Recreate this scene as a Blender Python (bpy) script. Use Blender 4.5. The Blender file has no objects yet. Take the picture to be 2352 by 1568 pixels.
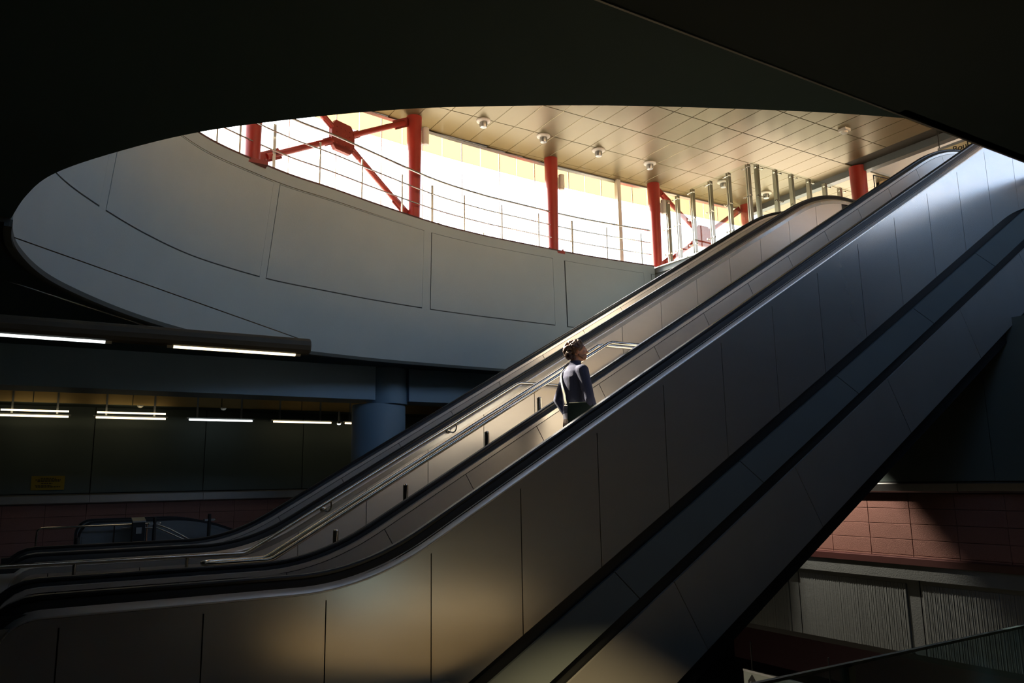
import bpy, bmesh, math, random
from mathutils import Vector, Matrix
from mathutils.geometry import tessellate_polygon
random.seed(7)
S = bpy.context.scene
C = S.collection
PI = math.pi

# ------------------------------------------------------------------ camera, sky, sun, exposure
cam = bpy.data.cameras.new('camera'); cam_o = bpy.data.objects.new('camera', cam); C.objects.link(cam_o)
FW = Vector((0.5143743, 0.8394855, 0.1751659)); RT = Vector((0.8541062, -0.5198273, -0.0167998))
FW.normalize(); RT = (RT - FW*RT.dot(FW)).normalized(); UP = RT.cross(FW)
cam_o.matrix_world = Matrix(((RT.x, UP.x, -FW.x, 0), (RT.y, UP.y, -FW.y, 0), (RT.z, UP.z, -FW.z, 1.75), (0, 0, 0, 1)))
cam.sensor_width = 36; cam.lens = 1785.653/2352*36; cam.clip_start = .05; cam.clip_end = 500
S.camera = cam_o

SUN_DIR = Vector((.32, -1, -.81)).normalized()
w = bpy.data.worlds.new('sky'); S.world = w; w.use_nodes = True
nt = w.node_tree; bg = nt.nodes['Background']
sky = nt.nodes.new('ShaderNodeTexSky'); sky.sky_type = 'NISHITA'; sky.sun_disc = False
sky.sun_elevation = math.asin(-SUN_DIR.z); sky.sun_rotation = math.atan2(-SUN_DIR.x, -SUN_DIR.y)
sky.dust_density = 4.0; sky.ozone_density = .7
nt.links.new(sky.outputs[0], bg.inputs[0]); bg.inputs[1].default_value = .55
sun = bpy.data.lights.new('sun', 'SUN'); sun.energy = 34; sun.angle = .012; sun.color = (1, .87, .70)
sun_o = bpy.data.objects.new('sun', sun); C.objects.link(sun_o)
sun_o.rotation_euler = SUN_DIR.to_track_quat('-Z', 'Y').to_euler(); sun_o.location = (0, 30, 30)
S.view_settings.view_transform = 'Standard'; S.view_settings.look = 'None'
S.view_settings.gamma = 1; S.view_settings.use_curve_mapping = False
S.view_settings.exposure = .8
S.cycles.use_denoising = True
S.cycles.max_bounces = 10; S.cycles.diffuse_bounces = 6; S.cycles.glossy_bounces = 5
S.cycles.transparent_max_bounces = 12; S.cycles.transmission_bounces = 6
S.cycles.caustics_reflective = False; S.cycles.caustics_refractive = False
S.cycles.sample_clamp_indirect = 6

# ------------------------------------------------------------------ materials
def lin(c):
    return tuple(((v/255)/12.92 if v/255 <= .04045 else ((v/255+.055)/1.055)**2.4) for v in c)
def mat(name, col, rough=.6, metal=0, var=.12, scale=6, bump=0, bscale=60, stretch=(1, 1, 1), spec=.5, rvar=0):
    m = bpy.data.materials.new(name); m.use_nodes = True
    t = m.node_tree; b = t.nodes['Principled BSDF']; L = t.links.new
    b.inputs['Roughness'].default_value = rough; b.inputs['Metallic'].default_value = metal
    b.inputs['Specular IOR Level'].default_value = spec
    tc = t.nodes.new('ShaderNodeTexCoord'); mp = t.nodes.new('ShaderNodeMapping'); mp.inputs['Scale'].default_value = stretch
    L(tc.outputs['Object'], mp.inputs['Vector'])
    n = t.nodes.new('ShaderNodeTexNoise'); n.inputs['Scale'].default_value = scale; n.inputs['Detail'].default_value = 5
    L(mp.outputs[0], n.inputs['Vector'])
    mx = t.nodes.new('ShaderNodeMix'); mx.data_type = 'RGBA'
    mx.inputs[6].default_value = (*[c*(1-var) for c in col], 1); mx.inputs[7].default_value = (*[min(1, c*(1+var)) for c in col], 1)
    L(n.outputs['Fac'], mx.inputs[0]); L(mx.outputs[2], b.inputs['Base Color'])
    if rvar:
        mr = t.nodes.new('ShaderNodeMapRange'); mr.inputs[3].default_value = rough-rvar; mr.inputs[4].default_value = rough+rvar
        L(n.outputs['Fac'], mr.inputs[0]); L(mr.outputs[0], b.inputs['Roughness'])
    if bump:
        n2 = t.nodes.new('ShaderNodeTexNoise'); n2.inputs['Scale'].default_value = bscale; n2.inputs['Detail'].default_value = 3
        L(mp.outputs[0], n2.inputs['Vector'])
        bp = t.nodes.new('ShaderNodeBump'); bp.inputs['Strength'].default_value = bump; bp.inputs['Distance'].default_value = .02
        L(n2.outputs['Fac'], bp.inputs['Height']); L(bp.outputs[0], b.inputs['Normal'])
    return m
def emis(name, col, st):
    m = bpy.data.materials.new(name); m.use_nodes = True
    b = m.node_tree.nodes['Principled BSDF']; b.inputs['Base Color'].default_value = (.8, .8, .8, 1)
    b.inputs['Emission Color'].default_value = (*col, 1); b.inputs['Emission Strength'].default_value = st
    return m
def glass(name, tint, refl=.08, rough=.03):
    m = bpy.data.materials.new(name); m.use_nodes = True; t = m.node_tree; L = t.links.new
    t.nodes.remove(t.nodes['Principled BSDF']); out = t.nodes['Material Output']
    tr = t.nodes.new('ShaderNodeBsdfTransparent'); tr.inputs[0].default_value = (*tint, 1)
    gl = t.nodes.new('ShaderNodeBsdfGlossy'); gl.inputs['Roughness'].default_value = rough
    fr = t.nodes.new('ShaderNodeFresnel'); fr.inputs[0].default_value = 1.45
    ad = t.nodes.new('ShaderNodeMath'); ad.operation = 'ADD'; ad.inputs[1].default_value = refl-.04; ad.use_clamp = True
    mx = t.nodes.new('ShaderNodeMixShader'); ge = t.nodes.new('ShaderNodeNewGeometry'); iv = t.nodes.new('ShaderNodeMath'); iv.operation = 'SUBTRACT'; iv.inputs[0].default_value = 1
    L(ge.outputs['Backfacing'], iv.inputs[1]); mu = t.nodes.new('ShaderNodeMath'); mu.operation = 'MULTIPLY'
    L(fr.outputs[0], ad.inputs[0]); L(ad.outputs[0], mu.inputs[0]); L(iv.outputs[0], mu.inputs[1]); L(mu.outputs[0], mx.inputs[0])
    L(tr.outputs[0], mx.inputs[1]); L(gl.outputs[0], mx.inputs[2]); L(mx.outputs[0], out.inputs[0])
    return m
def veil_glass(name, tint, body, k):
    m = glass(name, tint, .06, .1); t = m.node_tree; L = t.links.new; out = t.nodes['Material Output']
    src = out.inputs[0].links[0].from_socket
    d = t.nodes.new('ShaderNodeBsdfDiffuse'); d.inputs[0].default_value = (*body, 1)
    mx = t.nodes.new('ShaderNodeMixShader'); mx.inputs[0].default_value = k
    L(src, mx.inputs[1]); L(d.outputs[0], mx.inputs[2]); L(mx.outputs[0], out.inputs[0])
    return m
def frosted(name, col, trans=.15):
    m = bpy.data.materials.new(name); m.use_nodes = True; t = m.node_tree; L = t.links.new
    t.nodes.remove(t.nodes['Principled BSDF']); out = t.nodes['Material Output']
    a = t.nodes.new('ShaderNodeBsdfTransparent'); a.inputs[0].default_value = (.8, .7, .55, 1)
    b = t.nodes.new('ShaderNodeBsdfTranslucent'); b.inputs[0].default_value = (*col, 1)
    mx = t.nodes.new('ShaderNodeMixShader'); mx.inputs[0].default_value = 1-trans
    L(a.outputs[0], mx.inputs[1]); L(b.outputs[0], mx.inputs[2]); L(mx.outputs[0], out.inputs[0])
    return m

M = {}
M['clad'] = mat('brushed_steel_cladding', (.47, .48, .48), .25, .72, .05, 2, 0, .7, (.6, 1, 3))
M['clad_lit'] = mat('lit_steel_cladding', (.66, .63, .58), .36, .6, .05, 2, 0, 1, (1, 1, 4))  # same steel as clad, lightened and warmed for sun bounced between the escalators
M['bulkhead'] = mat('cream_bulkhead', lin((196, 168, 112)), .6, 0, .06, 3)
M['inner'] = mat('brushed_steel_inner', (.62, .58, .52), .36, .62, .06, 3, .01, 2)
M['strip'] = mat('satin_deck_strip', (.80, .75, .68), .34, .7, .05, 8)
M['tube'] = mat('polished_tube', (.62, .60, .56), .20, 1, .05, 8)
M['rubber'] = mat('handrail_rubber', lin((16, 20, 24)), .38, 0, .15, 10, spec=.5)
M['black'] = mat('dark_core', lin((12, 16, 18)), .6, 0, .1, 5)
M['soffit'] = mat('painted_soffit_panel', lin((66, 76, 78)), .8, 0, .10, 2.5, .03, 4)
M['soffit_steel'] = mat('steel_soffit_panel', (.36, .37, .36), .38, .55, .10, 2, .02, 1.2)
M['concrete'] = mat('fair_faced_concrete', lin((156, 170, 176)), .75, 0, .07, 1.6, .08, 30)
M['groove'] = mat('concrete_groove', lin((60, 66, 68)), .9, 0, .1, 6)
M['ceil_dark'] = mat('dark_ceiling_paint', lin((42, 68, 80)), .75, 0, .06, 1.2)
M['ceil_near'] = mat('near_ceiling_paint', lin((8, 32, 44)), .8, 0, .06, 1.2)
M['ceil_panel'] = mat('metal_ceiling_panel', lin((116, 106, 78)), .34, .5, .05, 3, .015, 2)
M['ceil_gap'] = mat('ceiling_grid', lin((60, 54, 44)), .7, 0, .1, 6)
M['red'] = mat('red_steel_paint', lin((150, 46, 38)), .42, 0, .08, 5)
M['darkred'] = mat('red_gusset_paint', lin((132, 44, 38)), .5, 0, .1, 8)
M['wall_grey'] = mat('grey_wall_panel', lin((84, 98, 96)), .55, 0, .08, 1.5)
M['tile'] = mat('red_brown_stone_tile', lin((140, 100, 90)), .8, 0, .16, 40, .5, 90)
M['redstrip'] = mat('dark_red_skirting', lin((70, 34, 32)), .6, 0, .1, 8)
M['ledge'] = mat('steel_ledge', (.45, .46, .46), .3, 1, .08, 5)
M['rib'] = mat('ribbed_concrete', lin((104, 110, 110)), .85, 0, .12, 5, .2, 40)
M['beige'] = mat('beige_plaster', lin((212, 178, 138)), .8, 0, .06, 2)
M['floor'] = mat('stone_floor', lin((124, 111, 88)), .5, 0, .1, 3)
M['floor_up'] = mat('upper_floor_stone', lin((150, 144, 132)), .5, 0, .1, 3)
M['ground'] = mat('sunny_paving', lin((150, 147, 140)), .85, 0, .1, 1.5)
M['beam'] = mat('painted_beam', lin((118, 146, 168)), .6, 0, .06, 1.5)
M['step'] = mat('step_metal', (.25, .26, .26), .45, 1, .1, 10)
M['stair'] = mat('stair_stone', lin((196, 180, 152)), .7, 0, .12, 6)
M['white'] = mat('white_plastic', lin((225, 222, 215)), .5, 0, .04, 6)
M['grey'] = mat('grey_metal', (.35, .37, .38), .4, .8, .08, 6)
M['post'] = mat('aluminium_post', (.52, .51, .46), .32, 1, .06, 6)
M['signw'] = mat('sign_white', lin((206, 214, 208)), .5, 0, .04, 5)
M['signc'] = mat('sign_cream', lin((244, 234, 200)), .5, 0, .04, 5)
M['signy'] = mat('sign_yellow', lin((150, 132, 30)), .6, 0, .1, 8)
M['ink'] = mat('sign_ink', lin((14, 14, 16)), .6, 0, .05, 5)
M['lamp_w'] = emis('fluorescent_white', (.92, 1, .98), 1.6)
M['lamp_y'] = emis('fluorescent_warm', (1, .80, .46), 2.2)
M['facade'] = glass('facade_glass', (.97, .98, .98), .06)
M['screen'] = glass('screen_glass', (.92, .95, .92), .06)
M['barrier'] = veil_glass('barrier_glass', (.74, .84, .87), (.10, .16, .20), .28)  # blue diffuse mixed in to paint the hazy reflection on tinted glass
M['frost'] = frosted('frosted_pane', (.25, .225, .17), .08)
M['trough'] = mat('trough_paint', lin((70, 66, 54)), .6, .2, .06, 4)
M['edge'] = mat('green_glass_edge', lin((56, 74, 76)), .5, 0, .1, 8)
M['dark_steel'] = mat('dark_steel', (.16, .18, .19), .5, .8, .08, 5)
M['skin'] = mat('skin', lin((196, 140, 112)), .55, 0, .06, 20)
M['hair'] = mat('brown_hair', lin((92, 66, 48)), .5, 0, .3, 30, .4, 80)
M['beard'] = mat('stubble', lin((146, 106, 88)), .8, 0, .2, 60)
M['sweater'] = mat('navy_wool', lin((62, 66, 92)), .9, 0, .1, 40, .25, 160)
M['shirt'] = mat('grey_shirt', lin((150, 150, 165)), .9, 0, .08, 20)
M['jeans'] = mat('grey_brown_trousers', lin((108, 94, 86)), .9, 0, .25, 14, .2, 120)
M['shoe'] = mat('dark_shoe', lin((30, 26, 24)), .5, 0, .1, 10)
M['bag'] = mat('dark_green_leather', lin((34, 46, 44)), .32, 0, .2, 9, .15, 30)
M['strap'] = mat('pale_webbing', lin((188, 184, 160)), .85, 0, .08, 40)
M['leaf'] = mat('sunlit_leaf', lin((104, 98, 34)), .7, 0, .3, 3)
M['bark'] = mat('bark', lin((90, 74, 56)), .9, 0, .2, 10)

# ------------------------------------------------------------------ mesh helpers
class MB:
    def __init__(self): self.v = []; self.f = []
    def add(self, vs, fs):
        k = len(self.v); self.v += [tuple(p) for p in vs]; self.f += [tuple(i+k for i in q) for q in fs]; return self
    def box(self, a, b):
        x0, y0, z0 = a; x1, y1, z1 = b
        return self.add([(x0,y0,z0),(x1,y0,z0),(x1,y1,z0),(x0,y1,z0),(x0,y0,z1),(x1,y0,z1),(x1,y1,z1),(x0,y1,z1)],
                        [(3,2,1,0),(4,5,6,7),(0,1,5,4),(1,2,6,5),(2,3,7,6),(3,0,4,7)])
    def obox(self, c, ax, ay, az):
        c = Vector(c); ax = Vector(ax); ay = Vector(ay); az = Vector(az)
        vs = [c+ax*i+ay*j+az*k for k in (-1, 1) for i, j in ((-1,-1),(1,-1),(1,1),(-1,1))]
        return self.add(vs, [(3,2,1,0),(4,5,6,7),(0,1,5,4),(1,2,6,5),(2,3,7,6),(3,0,4,7)])
    def tube(self, pts, r, n=10, cap=True):
        pts = [Vector(p) for p in pts]; N = len(pts)
        rs = r if isinstance(r, (list, tuple)) else [r]*N
        vs = []; fs = []; ref = None
        for i, p in enumerate(pts):
            t = (pts[min(i+1, N-1)]-pts[max(i-1, 0)]).normalized()
            if ref is None:
                ref = t.cross(Vector((0, 0, 1)) if abs(t.z) < .9 else Vector((1, 0, 0))).normalized()
            ref = (ref - t*ref.dot(t)).normalized(); b = t.cross(ref)
            sc = 1.0
            if 0 < i < N-1:
                d1 = (pts[i]-pts[i-1]).normalized(); sc = 1/max(.5, d1.dot(t))
            for k in range(n):
                a = 2*PI*k/n; vs.append(p + (ref*math.cos(a)*1 + b*math.sin(a))*rs[i]*min(sc, 1.15))
        for i in range(N-1):
            for k in range(n):
                fs.append((i*n+k, i*n+(k+1) % n, (i+1)*n+(k+1) % n, (i+1)*n+k))
        if cap: fs += [tuple(range(n-1, -1, -1)), tuple(range((N-1)*n, N*n))]
        return self.add(vs, fs)
    def loft(self, rings, closed=True, cap=True):
        n = len(rings[0]); vs = [p for r in rings for p in r]; fs = []
        for i in range(len(rings)-1):
            for k in range(n if closed else n-1):
                fs.append((i*n+k, i*n+(k+1) % n, (i+1)*n+(k+1) % n, (i+1)*n+k))
        if cap and closed: fs += [tuple(range(n-1, -1, -1)), tuple(range((len(rings)-1)*n, len(rings)*n))]
        return self.add(vs, fs)
    def prism(self, poly, d):                       # poly: list of 3D points, d: extrusion vector
        n = len(poly); d = Vector(d); a = [Vector(p) for p in poly]
        return self.add(a+[p+d for p in a], [tuple(range(n-1, -1, -1)), tuple(range(n, 2*n))] +
                        [(k, (k+1) % n, n+(k+1) % n, n+k) for k in range(n)])
    def lathe(self, prof, c=(0, 0, 0), n=20):
        c = Vector(c)
        return self.loft([[c+Vector((r*math.cos(2*PI*k/n), r*math.sin(2*PI*k/n), z)) for k in range(n)] for r, z in prof])
    def ell(self, c, r, R=None, seg=12, rng=8):
        vs = [];fs = []; c = Vector(c)
        for i in range(rng+1):
            th = PI*i/rng
            for k in range(seg):
                a = 2*PI*k/seg
                p = Vector((r[0]*math.sin(th)*math.cos(a), r[1]*math.sin(th)*math.sin(a), r[2]*math.cos(th)))
                if R: p = R @ p
                vs.append(c+p)
        for i in range(rng):
            for k in range(seg): fs.append((i*seg+k, (i+1)*seg+k, (i+1)*seg+(k+1) % seg, i*seg+(k+1) % seg))
        return self.add(vs, fs)
    def mesh(self, name, m=None, smooth=False):
        me = bpy.data.meshes.new(name); me.from_pydata(self.v, [], self.f); me.validate()
        bm = bmesh.new(); bm.from_mesh(me); bmesh.ops.remove_doubles(bm, verts=bm.verts, dist=1e-5)
        bmesh.ops.recalc_face_normals(bm, faces=bm.faces); bm.to_mesh(me); bm.free()
        if m: me.materials.append(M[m])
        if smooth:
            me.polygons.foreach_set('use_smooth', [True]*len(me.polygons))
            me.set_sharp_from_angle(angle=math.radians(35))
        return me
    def build(self, name, m, parent=None, smooth=False):
        me = self.mesh(name, m, smooth); o = bpy.data.objects.new(name, me); C.objects.link(o)
        if parent: adopt(o, parent)
        return o
def adopt(o, parent):
    o.parent = parent
    pm = parent.matrix_basis.copy(); q = parent.parent
    while q: pm = q.matrix_basis @ pm; q = q.parent
    o.matrix_parent_inverse = pm.inverted()
def thing(name, label, cat, loc=(0, 0, 0), group=None):
    o = bpy.data.objects.new(name, None); C.objects.link(o); o.location = loc; o.empty_display_size = .1
    return tag(o, label, cat, group)
def tag(o, label, cat, group=None, kind=None):
    o['label'] = label; o['category'] = cat
    if group: o['group'] = group
    if kind: o['kind'] = kind
    return o
def struct(o, label=None):
    o['kind'] = 'structure'
    if label: o['label'] = label
    return o
def sempty(name, label=None):
    o = bpy.data.objects.new(name, None); C.objects.link(o); o.empty_display_size = .1
    return struct(o, label)
def inst(name, me, parent, loc=(0, 0, 0)):
    o = bpy.data.objects.new(name, me); C.objects.link(o); o.location = loc
    if parent:
        o.parent = parent
    return o
def catmull(P, n=6, closed=False):
    P = [Vector(p) for p in P]; out = []; N = len(P)
    for i in range(N if closed else N-1):
        g = lambda k: P[k % N] if closed else P[max(0, min(N-1, k))]
        p0, p1, p2, p3 = g(i-1), g(i), g(i+1), g(i+2)
        for j in range(n):
            t = j/n
            out.append(.5*((2*p1)+(p2-p0)*t+(2*p0-5*p1+4*p2-p3)*t*t+(3*p1-p0-3*p2+p3)*t**3))
    if not closed: out.append(P[-1])
    return out
def remesh(mb, name, m, parent, voxel=.012, smooth=3):
    o = mb.build(name, m)
    a = o.modifiers.new('r', 'REMESH'); a.mode = 'VOXEL'; a.voxel_size = voxel
    b = o.modifiers.new('s', 'SMOOTH'); b.iterations = smooth; b.factor = .5
    dg = bpy.context.evaluated_depsgraph_get(); dg.update()
    me = bpy.data.meshes.new_from_object(o.evaluated_get(dg)); o.modifiers.clear(); old = o.data; o.data = me
    bpy.data.meshes.remove(old); me.name = name
    me.materials.clear(); me.materials.append(M[m])
    me.polygons.foreach_set('use_smooth', [True]*len(me.polygons))
    if parent: adopt(o, parent)
    return o
def text(body, size, m, parent, origin, ux, uz, name='lettering', depth=.004):
    cu = bpy.data.curves.new('t', 'FONT'); cu.body = body; cu.size = size; cu.extrude = depth
    t = bpy.data.objects.new('t', cu); C.objects.link(t)
    dg = bpy.context.evaluated_depsgraph_get(); dg.update()
    me = bpy.data.meshes.new_from_object(t.evaluated_get(dg)); bpy.data.objects.remove(t)
    ux = Vector(ux).normalized(); uz = Vector(uz).normalized(); n = ux.cross(uz)
    me.transform(Matrix(((ux.x, uz.x, n.x, origin[0]), (ux.y, uz.y, n.y, origin[1]), (ux.z, uz.z, n.z, origin[2]), (0, 0, 0, 1))))
    me.materials.clear(); me.materials.append(M[m])
    o = bpy.data.objects.new(name, me); C.objects.link(o)
    if parent: adopt(o, parent)
    return o

# ------------------------------------------------------------------ the oval opening and the slabs
T30 = math.tan(math.radians(30))
BOT = [(-.35,8.39),(-.33,9.3),(-.09,10.32),(.33,11.2),(.98,12.2),(1.76,13.1),(2.55,13.72),(3.42,14.22),(4.3,14.5),(5.72,14.82),(7.25,14.98),(8.35,15.04),(9.15,15.06),(11.5,15.12),(13.85,15.16)]
TOP = [(-.25,8.4),(-.18,9.25),(.12,10.15),(.6,10.95),(1.28,11.9),(1.98,12.66),(2.72,13.14),(3.6,13.58),(4.45,13.86),(5.75,14.34),(7.2,14.8),(8.38,15.02),(9.2,15.1),(11.5,15.24),(13.8,15.18)]
NEAR = [(5.21,2.93),(4.57,3.18),(3.85,3.51),(3.17,3.85),(2.53,4.22),(1.98,4.58),(1.43,5.04),(.82,5.65),(.31,6.37),(-.05,7.03),(-.23,7.67)]
REST = [(13.86,12.45),(15.7,12.45),(15.7,2.93)]
FAR_B = [(p.x, p.y) for p in catmull([(*p, 0) for p in NEAR[-2:]+BOT], 8)][16:]
FAR_T = [(p.x, p.y) for p in catmull([(*p, 0) for p in NEAR[-2:]+TOP], 8)][16:]
NEARC = [(p.x, p.y) for p in catmull([(*p, 0) for p in NEAR+BOT[:1]], 8)][:-1]
HOLE_B = NEARC+FAR_B+REST
HOLE_T = NEARC+FAR_T+REST
def slab(mb, outer, hole, z0, z1):
    A = [Vector((*p, 0)) for p in outer]; B = [Vector((*p, 0)) for p in hole]
    tris = tessellate_polygon([A, B]); allp = A+B; n = len(allp)
    mb.add([(p.x, p.y, z0) for p in allp]+[(p.x, p.y, z1) for p in allp], [t for t in tris]+[tuple(i+n for i in reversed(t)) for t in tris])
    mb.add([(p.x, p.y, z) for z in (z0, z1) for p in A], [(k, (k+1) % len(A), len(A)+(k+1) % len(A), len(A)+k) for k in range(len(A))])
    return mb
OUT = [(-14,2.92),(15.9,2.92),(15.9,12.6),(24,12.6),(24,21.2),(-14,21.2)]
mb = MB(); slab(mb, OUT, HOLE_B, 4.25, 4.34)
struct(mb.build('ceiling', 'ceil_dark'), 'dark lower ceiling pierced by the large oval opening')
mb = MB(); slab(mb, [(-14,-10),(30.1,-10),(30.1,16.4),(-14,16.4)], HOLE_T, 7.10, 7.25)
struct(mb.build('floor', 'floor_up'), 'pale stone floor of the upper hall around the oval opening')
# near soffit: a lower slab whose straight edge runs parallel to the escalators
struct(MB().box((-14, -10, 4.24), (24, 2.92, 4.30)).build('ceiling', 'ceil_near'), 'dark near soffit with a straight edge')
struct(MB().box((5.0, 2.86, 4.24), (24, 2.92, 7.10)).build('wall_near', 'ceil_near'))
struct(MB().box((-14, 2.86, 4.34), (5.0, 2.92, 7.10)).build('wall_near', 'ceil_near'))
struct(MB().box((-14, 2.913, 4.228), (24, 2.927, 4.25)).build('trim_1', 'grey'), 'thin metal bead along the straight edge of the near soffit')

# inner face of the opening: backing plus fair-faced panels with recessed joints
def ringp(u, z, off=0.):
    k = min(int(u), len(FAR_B)-2); f = u-k; q = (z-4.25)/(7.3-4.25)
    g = lambda F: Vector((F[k][0]*(1-f)+F[k+1][0]*f, F[k][1]*(1-f)+F[k+1][1]*f, 0))
    b = g(FAR_B); t = g(FAR_T); p = b.lerp(t, q)
    d = (Vector((*FAR_B[min(k+1, len(FAR_B)-1)], 0))-Vector((*FAR_B[max(k-1, 0)], 0))).normalized()
    nrm = Vector((d.y, -d.x, 0)); p = p+nrm*off; p.z = z
    return p
UMAX = len(FAR_B)-1.0001
def u_at_x(x, z):
    lo, hi = 0, UMAX
    best = min((abs(ringp(u*UMAX/600, z).x-x)+(0 if u > 60 else .0), u*UMAX/600) for u in range(601))
    return best[1]
ring = sempty('wall_oval', 'pale concrete inner face of the oval opening')
mb = MB()
us = [UMAX*i/140 for i in range(141)]; G2 = .004
mb.loft([[ringp(u, 4.20, 0), ringp(u, 7.27, 0), ringp(u, 7.27, -.12), ringp(u, 4.20, -.12)] for u in us])
mb.build('backing', 'groove', ring)
near_face = MB()
nf = NEARC+[FAR_B[0]]
near_face.loft([[(*p, 4.25), (*p, 7.2)] for p in nf], closed=False, cap=False)
near_face.build('near_face', 'concrete', ring, True)
def ring_panel(u0, u1, z0, z1, name='concrete_panel', off=.014, n=None):
    n = n or max(2, int((u1-u0)/1.2)); m = MB()
    m.loft([[ringp(u0+(u1-u0)*i/n, z0, off), ringp(u0+(u1-u0)*i/n, z1, off), ringp(u0+(u1-u0)*i/n, z1, -.01), ringp(u0+(u1-u0)*i/n, z0, -.01)] for i in range(n+1)])
    return m.build(name, 'concrete', ring, True)
Z1, Z2 = 5.40, 7.08; G = .011
ring_panel(0, UMAX, 4.17, Z1-G, 'lower_band', n=130)
ring_panel(0, UMAX, Z2+G2, 7.30, 'upper_band', n=130)
js = [.59, 3.30, 6.93, 10.66, 13.55]
uj = [u_at_x(x, 6.2) for x in js]; du = .10
edges = [0]+uj+[UMAX]
for i in range(len(edges)-1):
    a = edges[i]+(.66 if i else 0); b = edges[i+1]-(.57 if i < len(edges)-2 else 0)
    ring_panel(a, b, Z1+G, Z2-G2)
    if i < len(edges)-2: ring_panel(edges[i+1]-.55, edges[i+1]+.55, Z1-G-.01, Z2+G2+.002, 'pilaster', n=3)
rk = lambda u: min(1, u/10)
mb = MB(); mb.loft([[ringp(u, 4.165, .016), ringp(u, 4.175, .016+.02*rk(u)), ringp(u, 4.235, .016+.02*rk(u)), ringp(u, 4.235, -.05), ringp(u, 4.165, -.05)] for u in us])
mb.build('rim', 'soffit', ring, True)
mb = MB(); mb.loft([[ringp(u, 7.30, .02), ringp(u, 7.33, .02), ringp(u, 7.33, -.25), ringp(u, 7.30, -.25)] for u in us])
mb.build('coping', 'redstrip', ring, True)
# kerb where the opening turns back toward the escalators
struct(MB().box((13.86, 12.45, 4.25), (14.02, 15.3, 7.30)).build('wall_return', 'concrete'), 'sunlit concrete return of the oval opening')
struct(MB().box((15.7, 2.93, 4.25), (15.86, 12.45, 7.10)).build('wall_end', 'concrete'))

# ------------------------------------------------------------------ upper hall: ceiling panels, facade, outside
ZC = 9.77
uc = sempty('ceiling', 'warm metal panel ceiling of the upper hall')
pw, pl = .544, 1.19
pm = MB()
pm.loft([[(g, g, z), (pw-g, g, z), (pw-g, pl-g, z), (g, pl-g, z)] for g, z in ((.004, .035), (.004, .006), (.012, 0))])
pme = pm.mesh('ceiling_panel', 'ceil_panel')
FACADE = [(-1.55,2),(-1.5,5),(-1.3,7.5),(-.95,9.6),(-.35,11.2),(.6,12.6),(1.8,13.75),(3.2,14.55),(4.6,15.0),(5.97,15.22),(7.5,15.46),(9.1,15.60),(10.6,15.70),(12.8,15.74),(15.0,15.74),(18.3,15.72)]
FC = [(p.x, p.y) for p in catmull([(*p, 0) for p in FACADE], 10)]
def facade_y(x):
    for a, b in zip(FC, FC[1:]):
        if a[0] <= x <= b[0]: return a[1]+(b[1]-a[1])*(x-a[0])/max(1e-6, b[0]-a[0])
    return FC[-1][1]
npan = 0
for i in range(-3, 38):
    for j in range(0, 13):
        x0 = 8.36+pw*(i-3-0); y0 = 13.06-pl*(j-2)
        x0 = 1.83+pw*i
        if (x0 > 17.6 and y0 < 11.5) or x0 > 21 or x0 < 3.6 or y0 < 2.2: continue
        fy = facade_y(x0+.27)
        if y0+pl > fy+.05:
            if y0+.15 > fy: continue
            o = inst('ceiling_panel', pme, uc, (x0, y0, ZC)); o.scale.y = (fy-.05-y0)/pl; npan += 1; continue
        # panels the camera can never see are part of the deck
        if y0 < 13.2-.62*(x0-2.2)-2.4 and y0 < 11: continue
        inst('ceiling_panel', pme, uc, (x0, y0, ZC)); npan += 1
# facade: clear panes below, frosted panes above, thin ribs and a metal head rail
dk = [(x, y+.05, ZC+.03) for x, y in FC if x > -1.54]
MB().prism(dk+[(18.3, 3, ZC+.03), (-1.5, 3, ZC+.03)], (0, 0, .09)).build('ceiling_deck', 'ceil_gap', uc)
MB().box((18.3, 12.0, ZC+.03), (27, 15.77, ZC+.12)).build('ceiling_deck', 'ceil_gap', uc)
fac = sempty('window_1', 'curved glazed facade of the upper hall with frosted top panes')
def along(F, step):
    out = []; acc = 0; need = 0; out.append(Vector((*F[0], 0)))
    for a, b in zip(F, F[1:]):
        a = Vector((*a, 0)); b = Vector((*b, 0)); L = (b-a).length
        while acc+L >= step:
            a = a.lerp(b, (step-acc)/L); L = (b-a).length; acc = 0; out.append(a.copy())
        acc += L
    return out
FCR = [p for p in FC if p[0] > .35]
struct(MB().loft([[(x, y, 7.2), (x, y, ZC), (x-.15, y+.1, ZC), (x-.15, y+.1, 7.2)] for x, y in FC if x <= .5]).build('wall_sun_block', 'beige'))  # opaque stretch added out of view to keep sun off the left floor
FP = along(FCR, .545)
ZF = 9.25
for k in range(len(FP)-1):
    a, b = FP[k], FP[k+1]; d = (b-a).normalized(); n = Vector((-d.y, d.x, 0)); g = .012
    q = MB().prism([a+d*g+Vector((0,0,ZF)), b-d*g+Vector((0,0,ZF)), b-d*g+Vector((0,0,ZC-.02)), a+d*g+Vector((0,0,ZC-.02))], n*.012)
    q.build('frosted_pane', 'frost', fac)
    if k % 2 == 0 and k+2 < len(FP):
        c = FP[k+2]
        q = MB().prism([a+Vector((0,0,7.3)), c+Vector((0,0,7.3)), c+Vector((0,0,ZF-.01)), a+Vector((0,0,ZF-.01))], n*.010)
        q.build('pane', 'facade', fac)
        MB().box((a.x-.008, a.y-.02, 7.3), (a.x+.008, a.y+.02, ZC)).build('glazing_rib', 'white', fac)
mb = MB(); mb.loft([[Vector((x, y, 0))+Vector((0, dy, z)) for dy, z in ((-.07, ZC-.03), (-.02, ZC-.075), (.03, ZC-.03), (0, ZC+.02))] for x, y in FC]); mb.build('head_rail', 'post', fac)
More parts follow.
